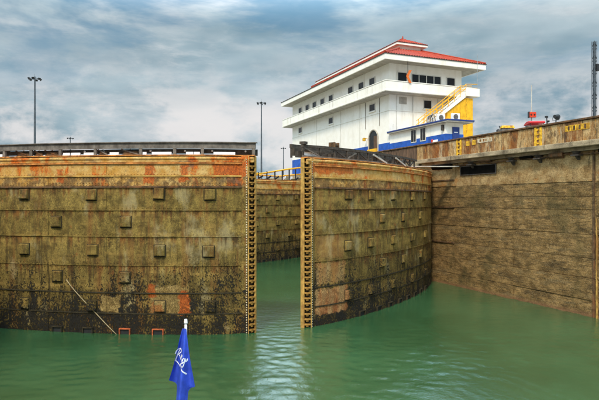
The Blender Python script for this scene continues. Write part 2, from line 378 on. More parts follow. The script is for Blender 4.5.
# ------------------------------------------------------------------ setting: water and ground
WR, WL = 25.9, -8.6                    # faces of the two lock walls
def make_water():
    def axis(lo, a, b, hi, fine, coarse):
        return np.unique(np.concatenate([np.arange(lo, a, coarse), np.arange(a, b, fine), np.arange(b, hi+coarse, coarse)]))
    xs = axis(-9.0, -7.5, 26.0, 26.2, .10, 1.5); ys = axis(-40, 15, 57, 232, .10, 4.0)
    xs = xs[xs <= 26.4]
    X, Y = np.meshgrid(xs, ys); Z = np.zeros_like(X); rng = np.random.default_rng(11)
    for lam, amp, cnt in ((4.2,.010,5),(2.1,.013,8),(1.15,.013,14),(.62,.0105,26),(.40,.0060,26)):
        for _ in range(cnt):
            th = rng.normal(R(62), R(38)); l = lam*rng.uniform(.75,1.3); k = 2*math.pi/l
            Z += amp*rng.uniform(.4,1)*np.sin(k*(X*math.cos(th)+Y*math.sin(th)) + rng.uniform(0,6.28) + .6*np.sin(.35*X+.2*Y+rng.uniform(0,6)))
    gust = .55+.45*np.sin(.21*X+.13*Y+.8)*np.sin(.17*Y-.11*X+1.9)
    near = 1/(1+np.exp((Y-25-.45*np.abs(X-9))/1.5)); Z *= gust*(.20+.80*near)*.24
    fade = np.clip((58-Y)/6,0,1)*np.clip((Y-12)/4,0,1); Z *= fade
    n, m = X.shape
    v = np.stack([X.ravel(),Y.ravel(),Z.ravel()],1)
    idx = np.arange(n*m).reshape(n,m)
    f = np.stack([idx[:-1,:-1].ravel(),idx[:-1,1:].ravel(),idx[1:,1:].ravel(),idx[1:,:-1].ravel()],1)
    me = bpy.data.meshes.new('water'); me.vertices.add(len(v)); me.vertices.foreach_set('co', v.ravel())
    me.loops.add(f.size); me.loops.foreach_set('vertex_index', f.ravel()); me.polygons.add(len(f))
    me.polygons.foreach_set('loop_start', np.arange(0,f.size,4)); me.polygons.foreach_set('loop_total', np.full(len(f),4))
    me.polygons.foreach_set('use_smooth', np.ones(len(f),bool)); me.update(); me.validate()
    me.materials.append(MATS['canal_water'])
    o = bpy.data.objects.new('water', me); C.objects.link(o); tag(o, kind='structure')
make_water()
g = MB(); g.box(WR+1.4, 3000, -600, 3000, -3, 9.58); g.box(-3000, WL-1.4, -600, 3000, -3, 9.58); g.box(WL-1.4, WR+1.4, 230, 3000, -3, 9.58)
tag(g.build('ground', 'ground_concrete'), kind='structure')
bed = MB(); bed.box(WL-1.4, WR+1.4, -600, 230, -3.4, -2.9); tag(bed.build('canal_bed', 'ground_concrete'), kind='structure')

# ------------------------------------------------------------------ lock walls
def lock_wall(name, label, face, sgn, detail):
    t = thing(name, label, 'wall', (face, 0, 0))
    X = lambda a, b: (min(sgn*a, sgn*b), max(sgn*a, sgn*b))
    def bx(y0, y1, z0, z1, a, b):
        m = MB(); x0, x1 = X(a, b); return m.box(x0, x1, y0, y1, z0, z1)
    bx(-60, 230, -2.8, 9.12, .09, 1.39).build('wall_core', 'lock_concrete', t)
    rows = [-1.6, .9, 2.1, 3.2, 4.5, 5.86, 6.6, 7.42, 9.12]
    cols = [-60, -12, 4, 12, 16.5, 21.3, 27.2, 33.0, 36.6, 48, 90, 230] if detail else [-60, 0, 36, 90, 230]
    rr = random.Random(5)
    for i in range(len(rows)-1):
        for j in range(len(cols)-1):
            off = rr.uniform(-.018, .03); y0, y1 = cols[j]+.012, cols[j+1]-.012
            # each cast block with an uneven, slightly worn face
            ny = max(2, min(26, int((y1-y0)/.42))); nz = max(2, int((rows[i+1]-rows[i])/.3)); m = MB(); vs = []; fs = []
            for b in range(nz+1):
                for a in range(ny+1):
                    yy = y0+(y1-y0)*a/ny; zz = rows[i]+.012+(rows[i+1]-rows[i]-.024)*b/nz
                    edge = 1 if a in (0,ny) or b in (0,nz) else 0
                    e = off+.030*mnoise.noise(Vector((yy*.9, zz*1.6, 3.3)))+.02*mnoise.noise(Vector((yy*2.7, zz*4, 9)))+edge*.014
                    vs.append((sgn*e, yy, zz))
            k = len(vs); vs += [(sgn*.14, v[1], v[2]) for v in (vs[0], vs[ny], vs[(nz+1)*(ny+1)-1], vs[nz*(ny+1)])]
            for b in range(nz):
                for a in range(ny):
                    q = b*(ny+1)+a; fs.append((q,q+1,q+ny+2,q+ny+1))
            bot = list(range(ny+1)); top = [nz*(ny+1)+a for a in range(ny+1)]
            lef = [b*(ny+1) for b in range(nz+1)]; rig = [b*(ny+1)+ny for b in range(nz+1)]
            fs += [tuple(bot[::-1]+[k,k+1]), tuple(top+[k+2,k+3]), tuple(lef+[k+3,k]), tuple(rig[::-1]+[k+1,k+2])]
            m.add(vs, fs).build('concrete_block', 'lock_concrete', t)
    return t, bx
wall_r, bx = lock_wall('lock_wall', 'tall brown stained concrete lock wall on the right with rusty parapet', WR, 1, True)
wall_l, bxl = lock_wall('lock_wall', 'lock wall the left gate leaf hangs on, at the far left edge', WL, -1, False)
bxl(-60, 230, 9.125, 9.62, -.3, 1.39).build('coping', 'ledge_concrete', wall_l)
# walkway ledge, its underside beam and brackets
bx(-30, 37.5, 9.33, 9.63, -.62, 1.39).build('ledge', 'ledge_concrete', wall_r, .02)
bx(-30, 37.0, 9.125, 9.325, -.20, -.06).build('ledge_beam', 'ledge_concrete', wall_r, .015)
bx(37.52, 230, 9.125, 9.62, -.1, 1.39).build('coping', 'ledge_concrete', wall_r)
for y in (18.6, 22.2, 24.9, 27.1, 31.0):
    m = MB(); m.prism_y([(-.50, 9.12), (-.005, 9.12), (-.005, 8.62)], y-.10, y+.10); m.box(-.42, .02, y-.28, y+.24, 8.86, 8.93)
    m.build('bracket', 'old_dark_steel', wall_r)
m = MB(); m.box(-.05, .0, 28.7, 32.4, 8.18, 8.24); m.box(-.05, 0, 28.7, 32.4, 8.80, 8.86); m.box(-.05, 0, 28.7, 28.78, 8.24, 8.8); m.box(-.05, 0, 32.32, 32.4, 8.24, 8.8); 
m.build('slot_frame', 'old_dark_steel', wall_r)
bx(28.8, 32.3, 8.25, 8.79, -.035, -.028).build('slot_shade', 'flat_black', wall_r)  # flat black sheet on the wall, painting the darkness of a deep slot
m = MB(); m.tube([(-.10, y_, 8.98+.05*math.sin(y_*1.7)) for y_ in [16+q*.6 for q in range(29)]], .045, 8); m.build('service_pipe', 'rust_dark', wall_r)
for q, (y0, y1, z0) in enumerate(((19.4, 21.0, 8.86), (23.1, 24.3, 8.80), (25.4, 26.6, 8.90), (29.0, 30.4, 8.93), (33.2, 35.8, 8.72))):
    m = MB(); m.hexa([(-.30,y0,z0+.12),(.0,y0+.1,z0),(.0,y1,z0+.03),(-.26,y1-.2,z0+.15),(-.30,y0,9.12),(.0,y0+.1,9.12),(.0,y1,9.12),(-.26,y1-.2,9.12)]); m.build('broken_corbel', 'rust_dark' if q % 2 else 'flat_black', wall_r)  # pieces alternate plain near-black and dark rust
# horizontal rubbing rails across the gate recess end of the wall
for z in (3.2, 5.86, 7.9): bx(33.1, 36.5, z-.05, z+.04, -.07, .02).build('recess_rail', 'rust_dark', wall_r)
bx(21.2, 21.32, -1.5, 9.1, -.05, .05).build('guide_strip', 'rust_dark', wall_r)
bx(21.05, 21.1, -1.5, 5.4, -.05, .05).build('guide_edge', 'rust_yellow', wall_r)
# parapet in slabs
py = -30.0; k = 0; rr = random.Random(3)
while py < 46.5:
    w = 1.32 if py > 8 else 4.0
    off = rr.uniform(-.012, .012)
    bx(py+.012, py+w-.012, 9.635, 10.80+rr.uniform(-.012,.012), -.16+off, .22).build('parapet_slab', 'stained_parapet' if not 37.4 < py < 42.6 else 'stained_board', wall_r, .02)
    py += w; k += 1
bx(-30, 46.6, 10.815, 10.93, -.24, .30).build('parapet_cap', 'rust_dark', wall_r, .02)
def paint(y0, y1, z0, z1, mat, name): bx(y0, y1, z0, z1, -.180, -.174).build(name, mat, wall_r)
for yc in (32.35, 24.95):                                     # yellow painted ladder marks
    for dy in (-.27, .13): bx(yc+dy, yc+dy+.16, 9.64, 10.80, -.20, -.155).build('ladder_stile', 'faded_yellow', wall_r)
    for q in range(4): bx(yc-.10, yc+.12, 9.78+q*.27, 9.88+q*.27, -.195, -.155).build('ladder_rung', 'faded_yellow', wall_r)
for y0, y1 in ((31.2, 31.55), (30.55, 30.9)): paint(y0, y1, 10.28, 10.62, 'faded_yellow', 'paint_mark')
paint(28.9, 30.35, 10.36, 10.66, 'faded_white', 'paint_mark')
for q, (w_) in enumerate((.10, .22, .16, .2)):                # worn digits, now only strokes
    bx(29.05+q*.3, 29.05+q*.3+w_, 10.42, 10.60, -.1845, -.182).build('worn_stroke', 'stained_parapet', wall_r)
paint(21.4, 23.0, 10.30, 10.62, 'faded_yellow', 'paint_mark')
for q in range(4): bx(21.6+q*.36, 21.72+q*.36, 10.34, 10.58, -.1845, -.182).build('worn_stroke', 'rust_dark', wall_r)
bx(22.9, 23.05, 9.64, 10.28, -.19, -.155).build('rust_streak_post', 'rust_dark', wall_r)

# ------------------------------------------------------------------ mitre gate leaves
LEN = 19.1; TOP = 8.52
def yf(s):
    t = min(1, max(0, (s-.62)/(LEN-.92)))
    return -.35 - 1.4*math.sin(math.pi*t)**.65
def fp(sg, s, z, off=0.0):
    e = .02; d = Vector((2*e, yf(s+e)-yf(s-e), 0)).normalized()
    nx, ny = d.y, -d.x                                   # outward, towards -y
    return (sg*(s+nx*off), yf(s)+ny*off, z)
def strip(sg, s0, s1, z0, z1, a, b, n=6, m=None):
    """a slab that follows the curved face, from offset a (inside) to b (outside)"""
    m = m or MB(); vs = []
    for i in range(n+1):
        s = s0+(s1-s0)*i/n
        vs += [fp(sg,s,z0,a), fp(sg,s,z0,b), fp(sg,s,z1,b), fp(sg,s,z1,a)]
    fs = [(0,1,2,3), tuple(4*n+q for q in (3,2,1,0))]
    for i in range(n):
        for q in range(4): fs.append((4*i+q, 4*i+(q+1)%4, 4*(i+1)+(q+1)%4, 4*(i+1)+q))
    return m.add(vs, fs)
ROWS = [-1.5, .98, 1.96, 3.28, 4.66, 5.92, 7.03, 7.55, 8.18]
COLS = [.64, 3.35, 6.8, 10.2, 13.6, 16.6, 18.7]
def gate_leaf(sg, label, A, B, low_boxes, loc, rz, cols=COLS):
    t = thing('lock_gate_leaf', label, 'lock gate', loc, rz)
    rr = random.Random(11 if sg > 0 else 23)
    n = 40; ss = [.0, .6]+[.6+(LEN-.6)*i/n for i in range(1, n+1)]
    poly = [(sg*s, yf(s)+.02) for s in ss]+[(sg*LEN, .35), (sg*(LEN-1.5), .62), (sg*1.3, .62), (0, .38)]
    poly[0] = (sg*.12, -.06); poly[1] = (sg*.37, -.31); poly.insert(2, (sg*.6, -.31)); poly[-1] = (sg*.08, .02)
    MB().prism(poly, -1.55, TOP-.02).build('body', 'slime_shade_dark', t)
    # riveted shell plates
    for i in range(len(ROWS)-1):
        for j in range(len(cols)-1):
            o = .018+(.014 if (i+j) % 2 else 0)+rr.uniform(0,.006)
            d = .35*((i % 2)-.5)*(1 if 0 < j else 0); d2 = .35*((i % 2)-.5)*(1 if j+1 < len(cols)-1 else 0)
            strip(sg, cols[j]+d+.006, cols[j+1]+d2-.006, ROWS[i]+.008, ROWS[i+1]-.008, -.05, o).build('shell_plate', 'gate_steel', t)
    # horizontal ribs along the seams
    for z, hh, pr, mt in ((.98,.06,.055,'slime_shade_dark'),(1.96,.06,.06,'slime_shade_dark'),(3.28,.055,.06,'gate_steel'),(4.66,.055,.07,'gate_steel'),(5.92,.055,.07,'gate_steel'),(7.03,.08,.09,'rust_dark'),(7.55,.07,.07,'rust_yellow'),(8.16,.07,.10,'rust_orange')):
        strip(sg, .66, 18.6, z-hh/2, z+hh/2, -.03, pr, 34).build('seam_rib', mt, t)
    # top edge: rounded, rusty yellow
    m = MB(); pts = [fp(sg, .05+(18.6)*i/40, 8.38, .02) for i in range(41)]
    strip(sg, .02, 18.7, 8.21, 8.44, -.05, .06, 40).build('top_band', 'gate_steel', t)
    m.tube(pts, .085, 10).build('top_rounding', 'gate_steel', t, smooth=True)
    MB().prism([(sg*s, yf(s)-.05) for s in ss]+[(sg*LEN, .5), (sg*(LEN-1.5), .8), (sg*1.4, .8), (sg*.04, .02)], TOP-.018, TOP+.04).build('deck', 'rust_orange', t)
    # rivets, too many to count
    m = MB()
    def rivet(s, z, off, r=.021):
        p = Vector(fp(sg, s, z, off)); e = .02; tx = Vector(fp(sg, s+e, z, off))-p; tx.normalize(); nn = Vector(fp(sg, s, z, off+.03))-p; nn.normalize()
        up = Vector((0,0,1)); ring = [p+tx*r*a+up*r*b for a, b in ((1,0),(.5,.87),(-.5,.87),(-1,0),(-.5,-.87),(.5,-.87))]
        top = [q.lerp(p, .45)+nn*.02 for q in ring]
        m.add(ring+top, [(6,7,8,9,10,11)]+[(k,(k+1)%6,6+(k+1)%6,6+k) for k in range(6)])
    for z in (7.13, 7.22, 7.45, 7.64, 8.08): 
        for q in range(int(17.8/.16)): rivet(.8+q*.16, z, .038, .024)
    for z in (1.08,1.86,2.06,3.18,3.38,4.56,4.76,5.82,6.02,6.93):
        for q in range(int(17.8/.2)): rivet(.8+q*.2, z, .036)
    for c in cols[1:-1]:
        for q in range(int(7.5/.2)): rivet(c+(.1 if q % 2 else -.1), .3+q*.2, .036)
    tag(m.build('rivets', 'gate_steel', t), kind='stuff')
    # fender pads
    for z, lst in ((6.67, A), (3.98, A), (1.33, A), (5.34, B), (2.73, B)):
        for s in lst:
            s += rr.uniform(-.05,.05); zz = z+rr.uniform(-.03,.03); w = .265; m = MB()
            c = [fp(sg,s-w,zz-w,.0),fp(sg,s+w,zz-w,.0),fp(sg,s+w,zz+w,.0),fp(sg,s-w,zz+w,.0)]
            d = [fp(sg,s-w*.86,zz-w*.86,.18),fp(sg,s+w*.86,zz-w*.86,.18),fp(sg,s+w*.86,zz+w*.86,.18),fp(sg,s-w*.86,zz+w*.86,.18)]
            d = [tuple(Vector(p_)+Vector((rr.uniform(-.02,.02), rr.uniform(-.025,.025), rr.uniform(-.025,.025)))) for p_ in d]
            pad = m.hexa(c+d).build('fender_pad', 'gate_steel', t, .015)
            strip(sg, s-.295, s+.295, zz-.31, zz+.285, -.02, .046, 1).build('pad_shade_flange', 'slime_shade_dark', pad)  # flange coloured dark to paint a shadow outline round the pad
    for s in low_boxes:                                 # red-edged outlets at the waterline
        m = MB(); 
        for a, b, z0, z1 in ((s-.27,s+.27,.24,.285),(s-.27,s-.225,-.4,.24),(s+.225,s+.27,-.4,.24)): strip(sg,a,b,z0,z1,-.02,.13,1,m)
        bxo = m.build('outlet_box', 'red_lead' if sg < 0 and s < 7 else 'slime_shade_dark', t)
        strip(sg, s-.225, s+.225, -.4, .24, -.02, .05, 1).build('outlet_opening', 'black_metal', bxo)
    # mitre end: back flange, recess with lugs, riveted front flange
    def sb(m, a, b, y0, y1, z0, z1): return m.box(min(sg*a,sg*b), max(sg*a,sg*b), y0, y1, z0, z1)
    def ch(u, v): return (sg*(.24-.707*u+.707*v), -.44+.707*u+.707*v)      # along and into the chamfered corner
    def cslab(m, u0, u1, v0, v1, z0, z1, k=0.0):
        q = [ch(u0,v0), ch(u1,v0), ch(u1-k,v1), ch(u0+k,v1)]
        return m.hexa([(*c, z0) for c in q]+[(*c, z1) for c in q])
    sb(MB(), 0, .06, -.195, .02, -1.5, TOP-.02).build('mitre_flange', 'rust_yellow', t, .01)
    sb(MB(), .245, .635, -.44, -.30, -1.5, TOP-.02).build('front_flange', 'gate_steel', t, .01)
    sb(MB(), .245, .285, -.475, -.441, -1.5, TOP-.02).build('edge_strip', 'rust_yellow', t, .008)
    cslab(MB(), -.01, .36, .15, .19, -1.5, TOP-.02).build('recess_plate', 'slime_shade_dark', t)
    lugm = MB(); cslab(lugm, .01, .33, -.02, .148, -.04, .025)
    cslab(lugm, .11, .23, .01, .148, -.12, -.041)
    first = None
    for q in range(34):
        z = -.35+q*.262
        if z > 8.4: break
        if first is None: first = lugm.build('lug', 'lug_rust', t); o = first
        else: o = first.copy(); C.objects.link(o); o.parent = t
        o.location = (0, 0, z)
    m = MB()
    for q in range(70):
        z = .05+q*.12; x = sg*.37
        m.add([(x-.03,-.44,z-.03),(x+.03,-.44,z-.03),(x+.03,-.44,z+.03),(x-.03,-.44,z+.03),(x-.018,-.468,z-.018),(x+.018,-.468,z-.018),(x+.018,-.468,z+.018),(x-.018,-.468,z+.018)],
              [(4,5,6,7),(0,1,5,4),(1,2,6,5),(2,3,7,6),(3,0,4,7)])
    tag(m.build('post_rivets', 'faded_white', t), kind='stuff')
    m = MB(); m.tube([(sg*LEN,0,-1.5),(sg*LEN,0,TOP+.1)], .42, 14).build('quoin_post', 'rust_dark', t, smooth=True)
    return t
A_L = [2.05, 4.4, 7.7, 11.35, 14.6]; A_R = [2.95, 5.1, 7.85, 11.0, 14.2]
LPOS, LROT = (7.96, 25.15, 0), R(-33); RPOS, RROT = (10.28, 25.15, 0), R(36.0)
leaf_l = gate_leaf(-1, 'wide left gate leaf seen nearly face on, rusty top and square pads', A_L, [6.0, 9.55, 13.1], [4.45, 6.05, 7.9, 9.5], LPOS, LROT)
leaf_r = gate_leaf(1, 'right gate leaf receding towards the right lock wall, pink patches near its edge', A_R, [6.4, 9.4, 12.9], [4.2, 6.0, 7.4, 8.8, 10.2, 11.6, 13.0, 14.4], RPOS, RROT)
# second, closed pair behind: copies without the top walkways
for src, sg, label in ((leaf_r, 1, 'farther closed gate leaf seen through the gap between the near leaves'), (leaf_l, -1, 'farther closed gate leaf hidden behind the left near leaf')):
    c = src.copy(); C.objects.link(c); c['label'] = label
    for ch in src.children: copy_obj(ch, c)
    c.location = (8.76+sg*.13, 50.65, 0); c.rotation_euler = (0, 0, sg*R(27))
    if sg > 0: far_leaf = c

# loose rope hanging down the left leaf
m = MB(); pts = []
for i in range(13):
    u = i/12; pts.append(fp(-1, 9.0-u*2.6, 2.55-2.6*u**.92, .09+.02*math.sin(u*9)))
m.tube(pts, .022, 6).build('rope', 'leaf_rope', leaf_l, smooth=True)

# walkway frames on top of the two near leaves
def walkway(leaf, sg, label, s0, s1, step, mat, beamz, loc, rz, kind):
    t = thing('gate_walkway', label, 'walkway', loc, rz)
    F = lambda s, z, off: fp(sg, s, z, off)
    def beam(s0, s1, z0, z1, a, b, nm, mt, n=20): return strip(sg, s0, s1, z0, z1, a, b, n).build(nm, mt, t)
    base = TOP+.042
    if kind == 'left':
        beam(s0, s1, beamz, beamz+.27, -.32, -.20, 'top_beam', mat, 30)
        beam(s0-.06, s1, beamz+.272, beamz+.31, -.42, -.12, 'top_plank', mat, 30)
        beam(s0+.1, s1, base+.10, beamz-.002, -.62, -.56, 'back_board', 'old_dark_steel', 30)
        for s in (.12, 2.42, 3.74, 5.40, 7.68, 9.55, 11.2, 12.8): beam(s-.07, s+.07, base, beamz-.002, -.31, -.21, 'post', 'old_grey_steel', 1)
        for a, b in ((.87,1.9),(2.55,2.82),(2.86,3.2),(3.9,4.85),(5.12,5.3),(6.5,6.95),(7.78,8.3),(8.5,8.98),(9.05,9.4),(12.95,13.5)):
            beam(a, b, base, base+.15, -.32, -.26, 'white_panel', 'white_panel_paint', 2)
        for a, b in ((5.5,6.4),(7.1,7.6),(9.7,10.5),(10.6,11.1),(11.3,12.2)):
            q = MB(); q.bar(F(a, base+.03, -.35), F(b, beamz-.02, -.35), .05, .06); q.bar(F(b, base+.03, -.42), F((a+b)/2, beamz-.02, -.42), .05, .06); q.build('brace', 'old_grey_steel' if a < 8 else 'rust_dark', t)
            beam(a+.1, b-.1, base, base+.2, -.50, -.36, 'machine_box', 'rust_dark', 2)
        for s in (.6, 1.98, 3.3, 5.0, 7.4, 8.4):
            p = F(s, base+.22, -.545); MB().tube([p, (p[0], p[1]-.05, p[2])], .045, 8).build('lamp', 'white_panel_paint', t)
        beam(s0, s0+1.2, base+.002, beamz-.002, -.66, -.6, 'end_board', 'old_dark_steel', 3)
    else:
        beam(s0, s1, beamz, beamz+.13, -.40, -.28, 'top_beam', mat, 30)
        beam(s0, s1*.8, beamz-.02, beamz+.18, -1.10, -.98, 'rear_beam', mat, 24)
        beam(s0, s1, base, base+.10, -.36, -.28, 'toe_beam', 'old_grey_steel', 30)
        s = s0+.08; k = 0
        while s < s1:
            beam(s-.05, s+.05, base+.102, beamz-.002, -.385, -.30, 'post', mat, 1)
            beam(s-.05, s+.05, base, beamz-.022, -1.08, -1.0, 'post', mat, 1)
            if s+step < s1:
                q = MB(); a, b = (base+.12, beamz-.02) if k % 2 else (beamz-.02, base+.12)
                q.bar(F(s+.08, a, -.34), F(s+step-.08, b, -.34), .05, .07); q.build('brace', 'old_grey_steel' if k % 3 == 0 else mat, t)
                if k % 2 == 0: beam(s+.12, s+step-.3, base+.02, base+.34, -.9, -.7, 'machine_box', 'old_dark_steel', 2)
            s += step; k += 1
        beam(s0+.35, s0+.95, base+.11, base+.32, -.46, -.43, 'white_panel', 'white_panel_paint', 2)
        p = F(3.1, beamz+.182, -1.04); q = MB()
        q.tube([(p[0]-.2, p[1], p[2]+.12), (p[0]+.2, p[1], p[2]+.12)], .17, 12); q.box(p[0]-.26, p[0]-.2, p[1]-.2, p[1]+.2, p[2], p[2]+.3); q.box(p[0]+.2, p[0]+.26, p[1]-.2, p[1]+.2, p[2], p[2]+.3); q.build('winch_drum', 'rust_dark', t)
        q = MB(); p = F(.25, beamz+.132, -.34); q.cbox((p[0], p[1], p[2]+.07), .30, .3, .14); q.build('end_cap', 'old_dark_steel', t)
        beam(s0+.1, s1*.75, base+.10, beamz-.03, -.98, -.93, 'back_sheet', 'old_dark_steel', 24)
        beam(s0, s1*.9, beamz-.22, beamz-.14, -.40, -.34, 'mid_rail', mat, 30)
        # two sloping bars, paler, towards the hinge end
        for s in (7.6, 10.6):
            q = MB(); q.bar(F(s, base+.06, -.26), F(s-1.7, beamz-.04, -.26), .06, .10); q.build('sloping_bar', 'pale_beam', t)
    return t
walkway(leaf_l, -1, 'low grey walkway frame with white panels on top of the left leaf', .02, 13.6, 1.36, 'old_grey_steel', 8.88, LPOS, LROT, 'left')
walkway(leaf_r, 1, 'dark braced walkway frame on top of the right leaf', .12, 13.4, 1.05, 'old_dark_steel', 9.08, RPOS, RROT, 'right')
t = thing('gangway', 'pale narrow gangplank from right leaf to the lock wall', 'gangway')
m = MB(); m.bar((21.6, 34.3, 8.86), (25.86, 32.6, 8.86), .5, .06); m.build('plank', 'pale_beam', t)
m = MB(); m.bar((22.6, 33.9, 8.58), (22.6, 33.9, 8.83), .4, .1); m.build('plank_support', 'old_dark_steel', t)
t = thing('handrail', 'yellow sloping handrail with black bars on the farther gate leaf', 'railing', (8.89, 50.65, 0), R(27))
m = MB(); m.tube([fp(1,.3,8.85,-.4), fp(1,4,8.95,-.4), fp(1,9,9.15,-.4), fp(1,13,9.75,-.4), fp(1,17,10.2,-.4)], .085, 8); m.build('top_rail', 'yellow_paint', t)
m = MB(); m.tube([fp(1,.3,9.15,-.9), fp(1,6,9.05,-.9), fp(1,12,8.98,-.9), fp(1,17,9.4,-.9)], .075, 8); m.build('lower_rail', 'yellow_paint', t)
for s in [1+1.25*q for q in range(13)]:
    zt = 8.87+max(0,(s-4))*.09
    m = MB(); m.bar(fp(1,s,TOP+.045,-.4), fp(1,s,zt,-.4), .10, .10); m.build('post', 'black_metal', t)
    m = MB(); m.bar(fp(1,s+.15,TOP+.1,-.55), fp(1,s+.8,TOP+.42,-.55), .09, .16); m.build('bar', 'black_metal' if int(s*2) % 3 else 'white_panel_paint', t)

# ------------------------------------------------------------------ control house
BX0, BX1, BY0, BY1 = 33.0, 43.2, 53.8, 84.4
t = thing('control_house', 'large white control house with red roof and blue base above the locks', 'building')
MB().box(BX0, BX1, BY0, BY1, 9.58, 18.75).build('wall', 'white_plaster', t)
MB().box(BX0+.02, BX1-.02, BY0+.02, BY1-.02, 18.755, 22.2).build('upper_wall', 'white_plaster', t)
def ring(name, mat, ox, oyf, oxr, z0, z1, th):
    m = MB(); x0, x1, y0, y1 = BX0-ox, BX1+oxr, BY0-oyf, BY1+1.3
    m.box(x0, x1, y0, y0+th, z0, z1); m.box(x0, x0+th, y0+th, y1-th, z0, z1); m.box(x1-th, x1, y0+th, y1-th, z0, z1); m.box(x0, x1, y1-th, y1, z0, z1)
    return m.build(name, mat, t)
g_ = ring('gallery_parapet', 'white_plaster', 1.3, 1.3, .4, 18.62, 19.80, .14)
m = MB(); m.box(BX0-1.16, BX1+.26, BY0-1.16, BY1+1.16, 18.55, 18.72); m.build('gallery_slab', 'soffit', t)
ring('gallery_moulding', 'white_plaster', 1.36, 1.36, .46, 18.66, 18.80, .055)
ring('gallery_coping', 'white_plaster', 1.35, 1.35, .45, 19.803, 19.88, .24)
ring('roof_fascia', 'white_plaster', 1.55, 1.6, 2.3, 22.12, 22.72, .16)
ring('roof_gutter', 'dark_roof', 1.62, 1.67, 2.37, 22.725, 22.80, .22)
m = MB(); m.box(BX0-1.39, BX1+2.14, BY0-1.44, BY1+1.14, 22.16, 22.30); m.build('soffit', 'soffit', t)
m = MB(); m.box(BX0-1.39, BX1+2.14, 72.5, BY1+1.14, 22.60, 22.70); m.build('flat_roof', 'dark_roof', t)
# tiled hip roof, real corrugation
def tiled(name, corners, rise_dir_n, parent, pitch=.34, amp=.045, mat='red_roof_tile'):
    """corners: eave a, eave b, top b, top a; ribs run from the eave to the top"""
    a, b, tb, ta = [Vector(c) for c in corners]; w = (b-a).length; n = max(8, int(w/pitch)*4); nn = (b-a).cross(ta-a).normalized()
    if nn.z < 0: nn = -nn
    ud = (b-a).normalized(); vs = []; fs = []; rows = 10
    sa = (ta-a).dot(ud); sb = (tb-a).dot(ud); H = ((ta-a)-ud*sa).length; vd = ((ta-a)-ud*sa).normalized()
    for j in range(rows+1):
        v = j/rows; l = sa*v; r_ = w+(sb-w)*v
        for i in range(n+1):
            u = l+(r_-l)*i/n
            vs.append(a+ud*u+vd*H*v+nn*(amp*math.sin(2*math.pi*u/pitch)+amp*.5*((j*1.0) % 2)))
    for j in range(rows):
        for i in range(n):
            q = j*(n+1)+i; fs.append((q,q+1,q+n+2,q+n+1))
    return MB().add(vs, fs).build(name, mat, parent)
ex0, ex1, ey0, ey1 = BX0-1.5, BX1+2.3, BY0-1.6, 73.0
rz0, rz1 = 22.84, 25.30; ix0, ix1, iy0, iy1 = 37.0, 40.2, 58.0, 69.0
roof = tiled('roof', [(ex0,ey0,rz0),(ex1,ey0,rz0),(ix1,iy0,rz1),(ix0,iy0,rz1)], 0, t)
tiled('roof_slope', [(ex0,ey1,rz0),(ex0,ey0,rz0),(ix0,iy0,rz1),(ix0,iy1,rz1)], 0, roof)
tiled('roof_slope', [(ex1,ey0,rz0),(ex1,ey1,rz0),(ix1,iy1,rz1),(ix1,iy0,rz1)], 0, roof)
tiled('roof_slope', [(ex1,ey1,rz0),(ex0,ey1,rz0),(ix0,iy1,rz1),(ix1,iy1,rz1)], 0, roof)
for a, b in (((ex0,ey0),(ix0,iy0)),((ex1,ey0),(ix1,iy0)),((ex0,ey1),(ix0,iy1)),((ex1,ey1),(ix1,iy1))):
    m = MB(); m.tube([(*a,rz0+.05),(*b,rz1+.05)], .12, 8); m.build('hip_cap', 'red_roof_tile', roof)
m = MB(); m.box(ex0-.02, ex0+.10, ey0+.2, ey1, 22.83, 23.10); m.build('eave_tile_edge', 'red_roof_tile', roof)
m = MB(); m.box(ex0+.1, ex1-.1, ey0+.1, ey1-.1, 22.71, 22.82); m.build('roof_base', 'soffit', t)
# cupola along the ridge
CX0, CX1, CY0, CY1 = 36.35, 40.85, 57.5, 82.5
m = MB(); m.box(CX0+.65, CX1-.65, CY0+.6, CY1-.6, 22.71, 25.72); cu = m.build('cupola', 'white_plaster', t)
m = MB(); m.box(CX0, CX1, CY0, CY1, 25.70, 25.95); m.build('cupola_fascia', 'white_plaster', cu)
m = MB(); m.box(CX0-.05, CX1+.05, CY0-.05, CY1+.05, 25.955, 26.02); m.build('cupola_gutter', 'dark_roof', cu)
cxm = (CX0+CX1)/2; cz0, cz1 = 26.04, 27.15
tiled('cupola_roof', [(CX0,CY0,cz0),(CX1,CY0,cz0),(cxm+.02,CY0+2.2,cz1),(cxm-.02,CY0+2.2,cz1)], 0, cu)
tiled('cupola_roof', [(CX0,CY1,cz0),(CX0,CY0,cz0),(cxm,CY0+2.2,cz1),(cxm,CY1-2.2,cz1)], 0, cu)
tiled('cupola_roof', [(CX1,CY0,cz0),(CX1,CY1,cz0),(cxm,CY1-2.2,cz1),(cxm,CY0+2.2,cz1)], 0, cu)
tiled('cupola_roof', [(CX1,CY1,cz0),(CX0,CY1,cz0),(cxm-.02,CY1-2.2,cz1),(cxm+.02,CY1-2.2,cz1)], 0, cu)
m = MB(); m.tube([(cxm,CY0+2.2,cz1-.1),(cxm,CY0+2.2,cz1+.34)], .11, 8, .06); m.build('finial', 'red_roof_tile', cu)
m = MB(); m.tube([(cxm,CY0+2.2,cz1+.04),(cxm,CY1-2.2,cz1+.04)], .10, 8); m.build('ridge_cap', 'red_roof_tile', cu)
